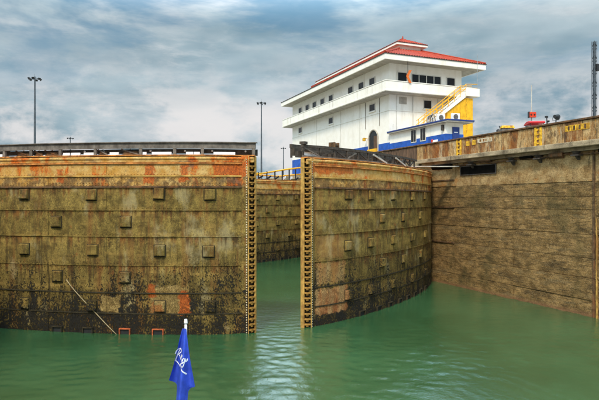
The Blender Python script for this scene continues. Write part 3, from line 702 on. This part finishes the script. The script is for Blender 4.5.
# blue base band and plaster joints
m = MB(); m.box(BX0-.03, BX0-.002, BY0-.03, BY1+.03, 9.58, 13.02); m.box(BX0-.002, BX1+.03, BY0-.03, BY0-.002, 9.58, 13.02); m.box(BX0-.03, BX1, BY1+.002, BY1+.03, 9.58, 13.02)
m.build('blue_base', 'blue_paint', t)
m = MB(); m.box(BX0-.05, BX0-.002, BY0-.05, BY1+.05, 16.72, 16.80); m.box(BX0-.002, BX1, BY0-.05, BY0-.002, 16.72, 16.80); m.build('string_course', 'white_plaster', t)
def window(parent, axis, p, w, z0, z1, mull=0, frame='window_frame_paint'):
    """axis 'x': on the face x=BX0 at world y=p; axis 'y': on the face y=BY0 at world x=p"""
    fr = MB(); gl = MB(); th = .09
    def b(m, a0, a1, q0, q1, d0, d1):
        if axis == 'x': m.box(BX0-d1, BX0-d0, a0, a1, q0, q1)
        else: m.box(a0, a1, BY0-d1, BY0-d0, q0, q1)
    b(fr, p-w/2, p-w/2+th, z0, z1, .0, .07); b(fr, p+w/2-th, p+w/2, z0, z1, .0, .07); b(fr, p-w/2+th, p+w/2-th, z1-th, z1, .0, .07); b(fr, p-w/2+th, p+w/2-th, z0, z0+th, .0, .07)
    for q in range(mull): 
        xq = p-w/2+w*(q+1)/(mull+1); b(fr, xq-.045, xq+.045, z0+th, z1-th, 0, .065)
    o = fr.build('window', frame, parent)
    b(gl, p-w/2+th, p+w/2-th, z0+th, z1-th, .004, .012); gl.build('pane', 'dark_glass', o)
    s = MB(); b(s, p-w/2-.08, p+w/2+.08, z0-.10, z0-.004, 0, .14); s.build('sill', 'white_plaster', o)
    return o
for y in (80.84, 77.95, 75.2, 72.3, 69.4, 63.4, 60.5, 57.75): window(t, 'x', y, 1.45, 20.02, 21.3)
for y in (80.84, 69.4, 57.7): window(t, 'x', y, 1.5, 17.15, 18.1)
window(t, 'y', 34.7, 1.35, 20.1, 21.25); window(t, 'y', 38.05, 4.2, 20.05, 21.2, 3); window(t, 'y', 41.55, 1.3, 20.1, 21.2); window(t, 'y', 38.2, 1.2, 17.15, 18.25)
m = MB(); m.box(34.3, 35.3, BY0-.05, BY0, 17.55, 18.35); m.build('shuttered_window', 'soffit', t)
# drain pipes and joints on the walls
for x in (36.15,): m = MB(); m.tube([(x, BY0-.07, 12.9), (x, BY0-.07, 18.5)], .045, 6); m.build('downpipe', 'window_frame_paint', t)
for y in (56.0, 59.4): m = MB(); m.tube([(BX0-.05, y, 15.2), (BX0-.05, y, 18.5)], .03, 6); m.build('conduit', 'old_grey_steel', t)
for x in (33.9, 39.6): m = MB(); m.box(x-.02, x+.02, BY0-.02, BY0-.002, 13.05, 18.5); m.build('joint_strip', 'soffit', t)
for y in (55.5, 59.2, 62.2, 66.2, 70.8, 76.6, 82.0): m = MB(); m.box(BX0-1.315, BX0-1.302, y-.02, y+.02, 18.82, 19.79); m.build('parapet_joint', 'soffit', t)
for y in (66.3, 74.5, 60.9): m = MB(); m.box(BX0-.02, BX0-.002, y-.03, y+.03, 13.0, 18.5); m.build('joint_strip', 'soffit', t)
# arched doorway
m = MB(); yc, r_ = 57.4, 1.08
arch = [(yc-r_, 9.62), (yc+r_, 9.62), (yc+r_, 13.75)]+[(yc+r_*math.cos(R(a)), 13.75+r_*math.sin(R(a))) for a in range(15, 180, 15)]+[(yc-r_, 13.75)]
m.prism_x(arch, BX0-.045, BX0-.032); ar = m.build('arched_doorway', 'black_metal', t)
m = MB(); pts = [(BX0-.05, yc+1.12, 9.6), (BX0-.05, yc+1.12, 13.75)]+[(BX0-.05, yc+1.12*math.cos(R(a)), 13.75+1.12*math.sin(R(a))) for a in range(15, 180, 15)]+[(BX0-.05, yc-1.12, 13.75), (BX0-.05, yc-1.12, 9.6)]
m.tube(pts, .10, 6); m.build('arch_moulding', 'soffit', ar)
m = MB(); m.box(BX0-.09, BX0-.05, yc-.95, yc-.15, 12.0, 14.1); m.build('door_leaf', 'stained_board', ar)
m = MB(); m.box(BX0-.35, BX0-.1, yc-1.1, yc+1.0, 11.9, 12.55); m.build('yellow_barrier', 'yellow_paint', ar)
m = MB(); m.bar((BX0-.03, yc+1.5, 14.0), (BX0-.5, yc+1.5, 14.05), .06, .06); m.cbox((BX0-.5, yc+1.5, 13.85), .3, .3, .36); m.build('wall_lamp', 'faded_yellow', t)
# lock signal arrow hung from the roof edge
s_ = thing('signal_arrow', 'orange chevron arrow hanging in front of the control room windows', 'sign', (34.75, 52.36, 19.9))
m = MB()
for sy in (1, -1):
    m.prism_y([(-.42, .55), (-.10, .55), (.30, .55+sy*.72), (-.02, .55+sy*.72)], 0.0, .06) if sy > 0 else m.prism_y([(-.42, .548), (-.02, .548-.72), (.30, .548-.72), (-.10, .548)], 0.0, .06)
m.build('arrow', 'orange_sign', s_)
m = MB(); m.tube([(-.2, .03, .75), (-.2, .03, 2.25)], .035, 6); m.build('hanger', 'black_metal', s_)
# stair block with yellow panel at the right end of the gallery
sb = thing('stair', 'yellow railed outside stair and yellow panel at right of control house', 'stair', (-1.3, 0, 0))
SY0, SY1 = 51.35, 52.45
m = MB(); m.prism_y([(40.6, 9.6), (44.25, 9.6), (44.25, 18.35), (43.3, 18.35), (40.6, 16.55)], SY0+.14, SY1-.14); m.build('yellow_panel', 'yellow_paint', sb)
for x in (41.5, 42.4, 43.3): m = MB(); m.box(x-.03, x+.03, SY0+.10, SY0+.139, 9.7, 16.9+(x-40.6)*.5); m.build('panel_seam', 'faded_yellow', sb)
for y in (SY0, SY1-.12):
    m = MB(); m.prism_y([(36.9, 14.35), (37.4, 14.35), (43.3, 18.55), (43.3, 18.92), (43.1, 18.92)], y, y+.12); m.build('stringer', 'white_plaster', sb)
for q in range(23):
    x = 37.25+q*.262; z = 14.5+q*.187
    m = MB(); m.box(x, x+.27, SY0+.125, SY1-.125, z, z+.04); m.build('tread', 'galvanised', sb)
m = MB(); m.box(43.05, 45.0, SY0-.15, SY1+.04, 18.56, 18.62); m.box(43.05, 45.0, SY0-.15, SY0-.06, 18.625, 19.5); m.box(44.9, 45.0, SY0-.05, SY1+.04, 18.625, 19.5); m.build('landing', 'white_plaster', sb)
for y in (SY0+.03, SY1-.05):
    for dz_ in (.55, 1.0):
        m = MB(); m.tube([(37.0, y, 14.45+dz_), (43.2, y, 18.95+dz_), (44.85, y, 19.05+dz_)], .04, 6); m.build('handrail', 'yellow_paint', sb)
    for q in range(8):
        x = 37.3+q*.84; z = 14.7+q*.61
        m = MB(); m.tube([(x, y, z), (x, y, z+.98)], .035, 6); m.build('baluster', 'yellow_paint', sb)
m = MB()
for q in range(5): m.tube([(37.4+q*.5, SY0-.3, 14.4), (37.4+q*.5, SY0-.3, 16.6)], .035, 6)
m.tube([(37.3, SY0-.3, 16.6), (39.6, SY0-.3, 16.6)], .035, 6); m.tube([(37.3, SY0-.3, 15.9), (39.6, SY0-.3, 15.9)], .035, 6); m.build('guard_rail', 'yellow_paint', sb)
m = MB(); m.tube([(44.7, SY0-.1, 18.6), (44.7, SY0-.1, 23.6)], .03, 6); m.build('antenna', 'galvanised', sb)
m = MB(); m.box(36.4, 41.9, 50.6, BY0-.05, 9.58, 14.34); m.build('stair_base', 'white_plaster', sb)
# annex
an = thing('annex', 'low white annex with blue skirting and blue roof edge beside control house', 'annex')
AX0, AX1, AY0, AY1 = 33.02, 35.1, 43.5, 53.74
MB().box(AX0, AX1, AY0, AY1, 9.58, 13.95).build('wall', 'white_plaster', an)
m = MB(); m.box(AX0-.03, AX0-.003, AY0-.03, AY1, 9.58, 12.86); m.box(AX0-.003, AX1+.03, AY0-.03, AY0-.003, 9.58, 12.86); m.build('blue_skirting', 'blue_paint', an)
m = MB(); m.box(AX0-.38, AX1+.7, AY0-.75, AY1, 13.955, 14.06); m.build('roof', 'soffit', an)
m = MB(); m.box(AX0-.42, AX1+.74, AY0-.80, AY1-.02, 14.065, 14.20); m.build('roof_edge', 'navy_trim', an)
for yc in (48.9, 47.2):
    m = MB(); m.box(AX0-.07, AX0-.003, yc-.5, yc+.5, 12.5, 13.92); wdw = m.build('window', 'window_frame_paint', an)
    m = MB(); m.box(AX0-.085, AX0-.072, yc-.42, yc-.03, 12.6, 13.82); m.box(AX0-.085, AX0-.072, yc+.03, yc+.42, 12.6, 13.82); m.build('pane', 'dark_glass', wdw)
m = MB(); m.box(33.78, 34.6, AY0-.075, AY0-.031, 11.4, 13.55); dr = m.build('door', 'navy_trim', an)
m = MB(); m.box(33.95, 34.4, AY0-.084, AY0-.077, 13.0, 13.06); m.build('door_notice', 'white_panel_paint', dr)
m = MB(); m.box(AX0-.09, AX0-.032, 44.7, 45.5, 12.18, 12.42); m.build('notice_board', 'white_panel_paint', an)
m = MB(); m.tube([(AX0-.10, 45.6, 12.36), (AX0-.03, 45.6, 12.36)], .16, 10); m.build('red_reel', 'signal_red', an)
m = MB(); m.box(AX0-.2, AX0-.004, 43.75, 44.0, 13.2, 13.75); m.build('wall_box', 'old_dark_steel', an)
m = MB(); m.box(35.0, 35.75, AY0-.5, AY0+.3, 12.35, 12.45); m.build('ledge', 'navy_trim', an)
for q, x in enumerate((33.55, 34.55)):
    ac = thing('air_conditioner', ['grey air conditioner nearer the yellow guard rail on annex roof', 'white air conditioner at the outer corner of annex roof'][q], 'air conditioner', (x, 45.0-q*1.0, 14.205), 0, 'air conditioners on the annex roof')
    m = MB(); m.box(-.42, .42, -.17, .17, .08, .78); m.build('casing', 'white_panel_paint', ac, .02)
    m = MB(); m.tube([(-.08, -.172, .43), (-.08, -.21, .43)], .27, 14); m.build('fan_grille', 'old_grey_steel', ac)
    for sx in (-.3, .3): m = MB(); m.box(sx-.04, sx+.04, -.17, .17, 0, .079); m.build('foot', 'galvanised', ac)
pp = thing('pipe_rack', 'looping pale pipes lying on the annex roof left of air conditioners', 'pipes', (33.6, 47.2, 14.205))
for q in range(4):
    m = MB(); pts = [(0, -.8+q*.35+.9*math.cos(R(a))*.5, .05+.95*math.sin(R(a))) for a in range(0, 181, 20)]
    m.tube([(p_[0]+q*.1, p_[1], p_[2]) for p_ in pts], .05, 6); m.build('pipe', 'pale_beam' if q % 2 else 'old_grey_steel', pp)

# ------------------------------------------------------------------ masts, signals and small things
def mast(label, loc, H, heads=6, r=.30):
    t = thing('floodlight_mast', label, 'light mast', loc, random.uniform(0, 1), 'tall floodlight masts')
    m = MB(); m.tube([(0,0,0), (0,0,H*.5), (0,0,H)], r, 10, r*.55); m.build('pole', 'mast_steel', t)
    m = MB(); m.tube([(0,0,-.02), (0,0,.25)], r*2, 12); m.build('base_plate', 'galvanised', t)
    ringr = 1.05
    m = MB(); pts = [(ringr*math.cos(2*math.pi*k/14), ringr*math.sin(2*math.pi*k/14), H-.5) for k in range(15)]; m.tube(pts, .06, 6)
    for k in range(4): m.tube([(0,0,H-.3), (ringr*math.cos(k*math.pi/2), ringr*math.sin(k*math.pi/2), H-.5)], .05, 5)
    m.build('crown_ring', 'mast_steel', t)
    for k in range(heads):
        a = 2*math.pi*k/heads; c, s = math.cos(a), math.sin(a); b = Vector((c*1.15, s*1.15, H-.48))
        m = MB(); o = Vector((c, s, -.55)).normalized()*.36; u = Vector((-s, c, 0))*.30; w = o.cross(u).normalized()*.26
        m.hexa([b-u*.6-w*.6, b+u*.6-w*.6, b+u*.6+w*.6, b-u*.6+w*.6, b+o-u-w, b+o+u-w, b+o+u+w, b+o-u+w])
        m.build('floodlight', 'black_metal', t)
    m = MB(); m.tube([(0,0,H), (0,0,H+.7)], .03, 5); m.build('lightning_rod', 'mast_steel', t)
mast('tall floodlight mast at far left behind the left gate', (-9.9, 144.2, 9.58), 26.4)
mast('floodlight mast in the gap beside the end of the left gate', (52.9, 162.0, 9.58), 27.7)
mast('small far floodlight mast just above the left walkway frame', (-3.9, 271.2, 9.58), 25.8, 6, .34)
mast('small far floodlight mast beside the left end of control house', (104.6, 281.3, 9.58), 26.0, 6, .30)
# lattice mast at the right edge
lm = thing('lattice_mast', 'tall grey lattice mast at the right edge behind the parapet', 'mast', (30.0, 24.6, 9.58))
lm.scale = (.75, .75, 1)
m = MB()
for sx in (-.13, .13):
    for sy in (-.13, .13): m.tube([(sx, sy, 0), (sx, sy, 6.8)], .028, 6)
m.build('chord', 'mast_steel', lm)
MB().box(-.085, .085, -.085, .085, .12, 6.78).build('core', 'mast_steel', lm)
for q in range(17):
    z = .2+q*.39; m = MB(); s1 = 1 if q % 2 else -1
    m.bar((-.13*s1, -.13, z), (.13*s1, -.13, z+.36), .025, .03); m.bar((-.13, -.13*s1, z), (-.13, .13*s1, z+.36), .025, .03); m.bar((.13, .13*s1, z), (.13, -.13*s1, z+.36), .025, .03)
    m.build('lacing', 'mast_steel', lm)
m = MB(); m.cbox((.22, -.1, 5.15), .36, .3, .42); m.build('equipment_box', 'black_metal', lm)
m = MB(); m.tube([(-.16, -.16, 1.9), (-.42, -.2, 1.95)], .03, 6); m.tube([(-.42, -.2, 1.93), (-.42, -.24, 1.78)], .10, 8, .14); m.build('lamp', 'black_metal', lm)
m = MB(); m.box(-.35, .35, -.35, .35, 0, .12); m.build('base_plate', 'galvanised', lm)
# signal with red board on a thin pole
sg_ = thing('signal_post', 'thin pale pole carrying a small red box above the parapet', 'signal', (32.0, 31.7, 9.58), R(-25))
m = MB(); m.tube([(0,0,0), (0,0,5.6)], .05, 8, .03); m.build('pole', 'pale_beam', sg_)
m = MB(); m.box(-.25, .25, -.30, -.06, 3.10, 3.50); bd = m.build('signal_box', 'signal_red', sg_, .02)
for x in (-.13, .12): m = MB(); m.tube([(x, -.302, 3.3), (x, -.33, 3.3)], .06, 8); m.build('lens', 'black_metal', bd)
m = MB(); m.box(-.30, -.255, -.32, -.04, 3.06, 3.54); m.build('side_plate', 'black_metal', bd)
m = MB(); m.box(-.14, .14, -.14, .14, 0, .10); m.build('base_plate', 'galvanised', sg_)
# utility cart with red canopy: body, canopy, posts, wheels
ct = thing('utility_cart', 'small cart whose red canopy shows just above the parapet', 'cart', (28.1, 27.6, 9.58), R(62))
ct.scale = (.72, .85, 1.0)
m = MB(); m.box(-.9, .9, -.52, .52, .32, .62); m.box(-.9, -.3, -.5, .5, .621, 1.0); m.hexa([(.45,-.5,.62),(.9,-.5,.62),(.9,.5,.62),(.45,.5,.62),(.45,-.48,1.05),(.8,-.48,.9),(.8,.48,.9),(.45,.48,1.05)]); m.build('body', 'white_panel_paint', ct)
m = MB(); m.prism_y([(-.95,1.93),(-.92,1.86),(.85,1.84),(.90,1.88),(.6,1.98),(.1,2.05),(-.5,2.04),(-.85,2.0)], -.58, .58); m.build('canopy', 'canopy_red', ct, .02)
for x in (-.82, .62):
    for y in (-.48, .48): m = MB(); m.tube([(x, y, .6), (x, y, 1.85)], .025, 6); m.build('canopy_post', 'black_metal', ct)
m = MB(); m.box(-.28, .1, -.48, .48, .622, .80); m.box(-.32, -.2, -.48, .48, .80, 1.3); m.build('seat', 'black_metal', ct)
m = MB(); m.box(.6, .63, -.45, .45, 1.06, 1.80); m.build('windscreen', 'dark_glass', ct)
for x in (-.6, .6):
    for y in (-.5, .5): m = MB(); m.tube([(x, y-.07, .24), (x, y+.07, .24)], .24, 14); w = m.build('wheel', 'black_metal', ct); m = MB(); m.tube([(x, y-.08, .24), (x, y+.08, .24)], .11, 10); m.build('rim', 'galvanised', w)
# generator trailer left of it
gt = thing('generator_trailer', 'low grey and yellow machine peeking over the parapet left of the red canopy', 'trailer', (28.0, 30.2, 9.58), R(66))
m = MB(); m.box(-.8, .8, -.45, .45, .40, .55); m.build('chassis', 'black_metal', gt)
m = MB(); m.box(-.72, .25, -.42, .42, .552, 1.84); m.build('engine_cover', 'old_grey_steel', gt, .05)
m = MB(); m.box(.27, .62, -.40, .40, .552, 1.9); m.build('control_box', 'black_metal', gt, .03)
m = MB(); m.hexa([(-.74,-.45,1.845),(-.3,-.45,1.845),(-.3,.45,1.845),(-.74,.45,1.845),(-.66,-.40,2.03),(-.4,-.40,2.03),(-.4,.40,2.03),(-.66,.40,2.03)]); m.build('yellow_hood', 'faded_yellow', gt)
m = MB(); m.tube([(.4,.2,1.9),(.4,.2,2.05),(.5,.2,2.12)], .05, 8); m.build('exhaust', 'black_metal', gt)
m = MB(); m.bar((.8,0,.47),(1.5,0,.34), .08, .08); m.tube([(1.35,0,0),(1.35,0,.36)], .04, 6); m.build('drawbar', 'black_metal', gt)
for y in (-.5, .5): m = MB(); m.tube([(-.2, y-.08, .30), (-.2, y+.08, .30)], .30, 14); w = m.build('wheel', 'black_metal', gt); m = MB(); m.tube([(-.2, y-.09, .30), (-.2, y+.09, .30)], .14, 10); m.build('rim', 'galvanised', w)
# round searchlight and little post
fl = thing('searchlight', 'round dark searchlight on a stub post above the parapet', 'lamp', (27.1, 24.9, 9.58), R(20))
m = MB(); m.tube([(0,0,0), (0,0,1.72)], .04, 8); m.build('post', 'mast_steel', fl)
m = MB(); m.tube([(-.20,0,1.93), (-.05,0,1.93), (.12,0,1.93), (.2,0,1.93)], .10, 14, .185); hd = m.build('lamp_head', 'black_metal', fl)
m = MB(); m.tube([(.201,0,1.93), (.21,0,1.93)], .16, 14); m.build('lens', 'galvanised', hd)
m = MB(); m.tube([(0,-.2,1.9), (0,-.2,1.72), (0,.2,1.72), (0,.2,1.9)], .018, 6); m.build('yoke', 'mast_steel', fl)
cp = thing('camera_post', 'short thin post with small camera left of the round searchlight', 'camera post', (27.1, 25.6, 9.58))
m = MB(); m.tube([(0,0,0), (0,0,1.95)], .03, 6); m.build('post', 'black_metal', cp)
m = MB(); m.box(-.12, .06, -.06, .06, 1.96, 2.08); m.build('camera_housing', 'black_metal', cp, .01)
m = MB(); m.bar((0,0,1.55), (.12,0,1.72), .03, .03); m.cbox((.13,0,1.75), .1, .1, .1); m.build('sensor', 'black_metal', cp)
# dark shed far left
sh = thing('shed', 'dark pitched shed roof at the far left edge behind the gate', 'shed', (-15.2, 100, 9.58))
m = MB(); m.box(-4, 4, -5, 5, 0, 4.9); m.build('wall', 'old_grey_steel', sh)
m = MB(); m.prism_y([(-4.4, 4.91), (4.6, 4.91), (0, 7.1)], -5.4, 5.4); m.build('roof', 'dark_roof', sh)
m = MB(); m.box(-1.2, 1.2, -5.06, -5.002, 0, 3.2); m.build('door', 'old_dark_steel', sh)

# ------------------------------------------------------------------ boat's bow with its flag
bt = thing('tour_boat', 'bow of the boat the flag stands on, below the picture', 'boat', (0, 0, 0), R(-9))
def hull(m, z0, z1, k0, k1):
    out = [(-2.9,-12),(-2.9,-2),(-2.6,2.5),(-1.7,5.8),(-.5,8.0),(0,8.45),(.5,8.0),(1.7,5.8),(2.6,2.5),(2.9,-2),(2.9,-12)]; n = len(out)
    vs = [(x*k0, y if y < 0 else y*k0, z0) for x, y in out]+[(x*k1, y if y < 0 else y*k1, z1) for x, y in out]
    return m.add(vs, [tuple(range(n))[::-1], tuple(range(n,2*n))]+[(i,(i+1)%n,n+(i+1)%n,n+i) for i in range(n)])
hull(MB(), -.6, 2.3, .82, 1.0).build('hull', 'hull_white', bt)
hull(MB(), 2.302, 2.36, .97, .97).build('deck', 'deck_grey', bt)
MB().box(-2.3, 2.3, -11, -.6, 2.362, 4.7).build('cabin', 'hull_white', bt)
# flag hanging from a white staff; plane coordinates a (right), b (up) in metres, depth w
FD = 7.0; fx = (186.3-300)/542*FD
fpos = (FD*math.sin(HEAD)+fx*math.cos(HEAD), FD*math.cos(HEAD)-fx*math.sin(HEAD))
fl = thing('flag', 'limp blue flag with white handwriting on a white staff', 'flag', (fpos[0], fpos[1], 2.365), -HEAD)
zt = CAM_H-119.5/542*FD-2.365
m = MB(); m.tube([(0,0,0), (0,0,zt*.5), (0,0,zt-.04)], .020, 10, .016); st = m.build('staff', 'pole_white', fl, smooth=True)
m = MB(); m.tube([(0,0,zt-.05), (0,0,zt-.035), (0,0,zt-.01), (0,0,zt+.005)], .026, 10, .017); m.build('finial', 'pole_white', st, smooth=True)
PX = FD/542
LEFT = [(0,-3),(8,-5),(20,-7.5),(34,-10.8),(44,-13.4),(50,-15.2),(52.5,-12.5),(56,-8.2),(62,-7.6),(72,-7.0),(80,-6.4),(84,-6)]
RIGHT = [(0,1),(10,2.2),(20,3.8),(34,6.6),(46,9.2),(55,11.1),(56.4,9.6),(57.2,6.6),(60,4.4),(70,4.0),(80,2.5),(84,2)]
def itp(t, v):
    for (a, x), (b, y) in zip(t, t[1:]):
        if v <= b: return x+(y-x)*(v-a)/(b-a)
    return t[-1][1]
def depth(apx, v):      # folds fan out from the top
    q = apx/(2.5+.26*v)
    return -.030-.0030*v*(.55+.45*math.cos(q*6.4+.7))-.055*min(1, v/30)*math.cos(q*3.1-.5)-.012*min(1, v/40)*math.sin(q*11+v*.05)
vs = []; fs = []; nv, nu = 64, 40
for j in range(nv+1):
    v = 69*j/nv
    for i in range(nu+1):
        u = i/nu; a = itp(LEFT, v)*(1-u)+itp(RIGHT, v)*u
        vs.append((a*PX, depth(a, v), zt-(8.5+v)*PX))
for j in range(nv):
    for i in range(nu):
        q = j*(nu+1)+i; fs.append((q,q+1,q+nu+2,q+nu+1))
k = len(vs); vs += [(x, y+.004, z) for x, y, z in vs]; fs += [tuple(k+i for i in f)[::-1] for f in fs]
clo = MB().add(vs, fs).build('cloth', 'flag_blue', fl, smooth=True)
def ribbon(m, pts, wd):
    P = [Vector(p) for p in pts]; Q = []                                  # smooth the hand-drawn stroke
    for i in range(len(P)-1):
        p0 = P[max(i-1,0)]; p1 = P[i]; p2 = P[i+1]; p3 = P[min(i+2,len(P)-1)]
        for s in range(6):
            u = s/6; Q.append(.5*((2*p1)+(p2-p0)*u+(2*p0-5*p1+4*p2-p3)*u*u+(3*p1-p0-3*p2+p3)*u**3))
    Q.append(P[-1]); vs = []; fs = []
    for i, q in enumerate(Q):
        d = (Q[min(i+1,len(Q)-1)]-Q[max(i-1,0)]); d = d.normalized() if d.length else Vector((1,0)); nrm = Vector((-d.y, d.x))*wd
        for e in (q+nrm, q-nrm): vs.append((e.x*PX, depth(e.x, e.y)-.005, zt-(8.5+e.y)*PX))
    for i in range(len(Q)-1): fs.append((2*i,2*i+1,2*i+3,2*i+2))
    m.add(vs, fs)
# the strokes, in the flag's own pixels (a, v): a big looped capital, then small letters running down to the right
m = MB()
ribbon(m, [(-5.2,20.5),(-7,24),(-8.6,28.5),(-9.4,31)], .42)
ribbon(m, [(-9.2,24.2),(-7.6,20.8),(-4.4,20.2),(-3.8,22.6),(-6.2,25.2),(-7.6,25.8),(-5.6,27.6),(-4.2,29.8),(-3.2,29.2)], .42)
ribbon(m, [(-3.8,28.0),(-2.2,26.4),(-1.6,24.8),(-2.8,25.2),(-3.0,28.0),(-1.8,29.8),(-.3,28.6)], .38)
ribbon(m, [(.8,26.8),(-.8,28.2),(-.8,30.6),(.8,30.2),(1.3,27.4),(1.0,31.2),(-.2,34.6),(-2.6,33.8),(-1.6,31.6),(1.8,30.6)], .38)
ribbon(m, [(1.8,28.8),(2.2,31.0),(3.0,30.2),(3.0,28.6)], .36)
ribbon(m, [(-9.8,31.2),(-8.0,34.2),(-4.6,36.4),(-3.8,33.8),(-1.0,37.4),(1.4,40.8),(2.8,43.2)], .42)
hw = m.build('handwriting', 'flag_white', clo)
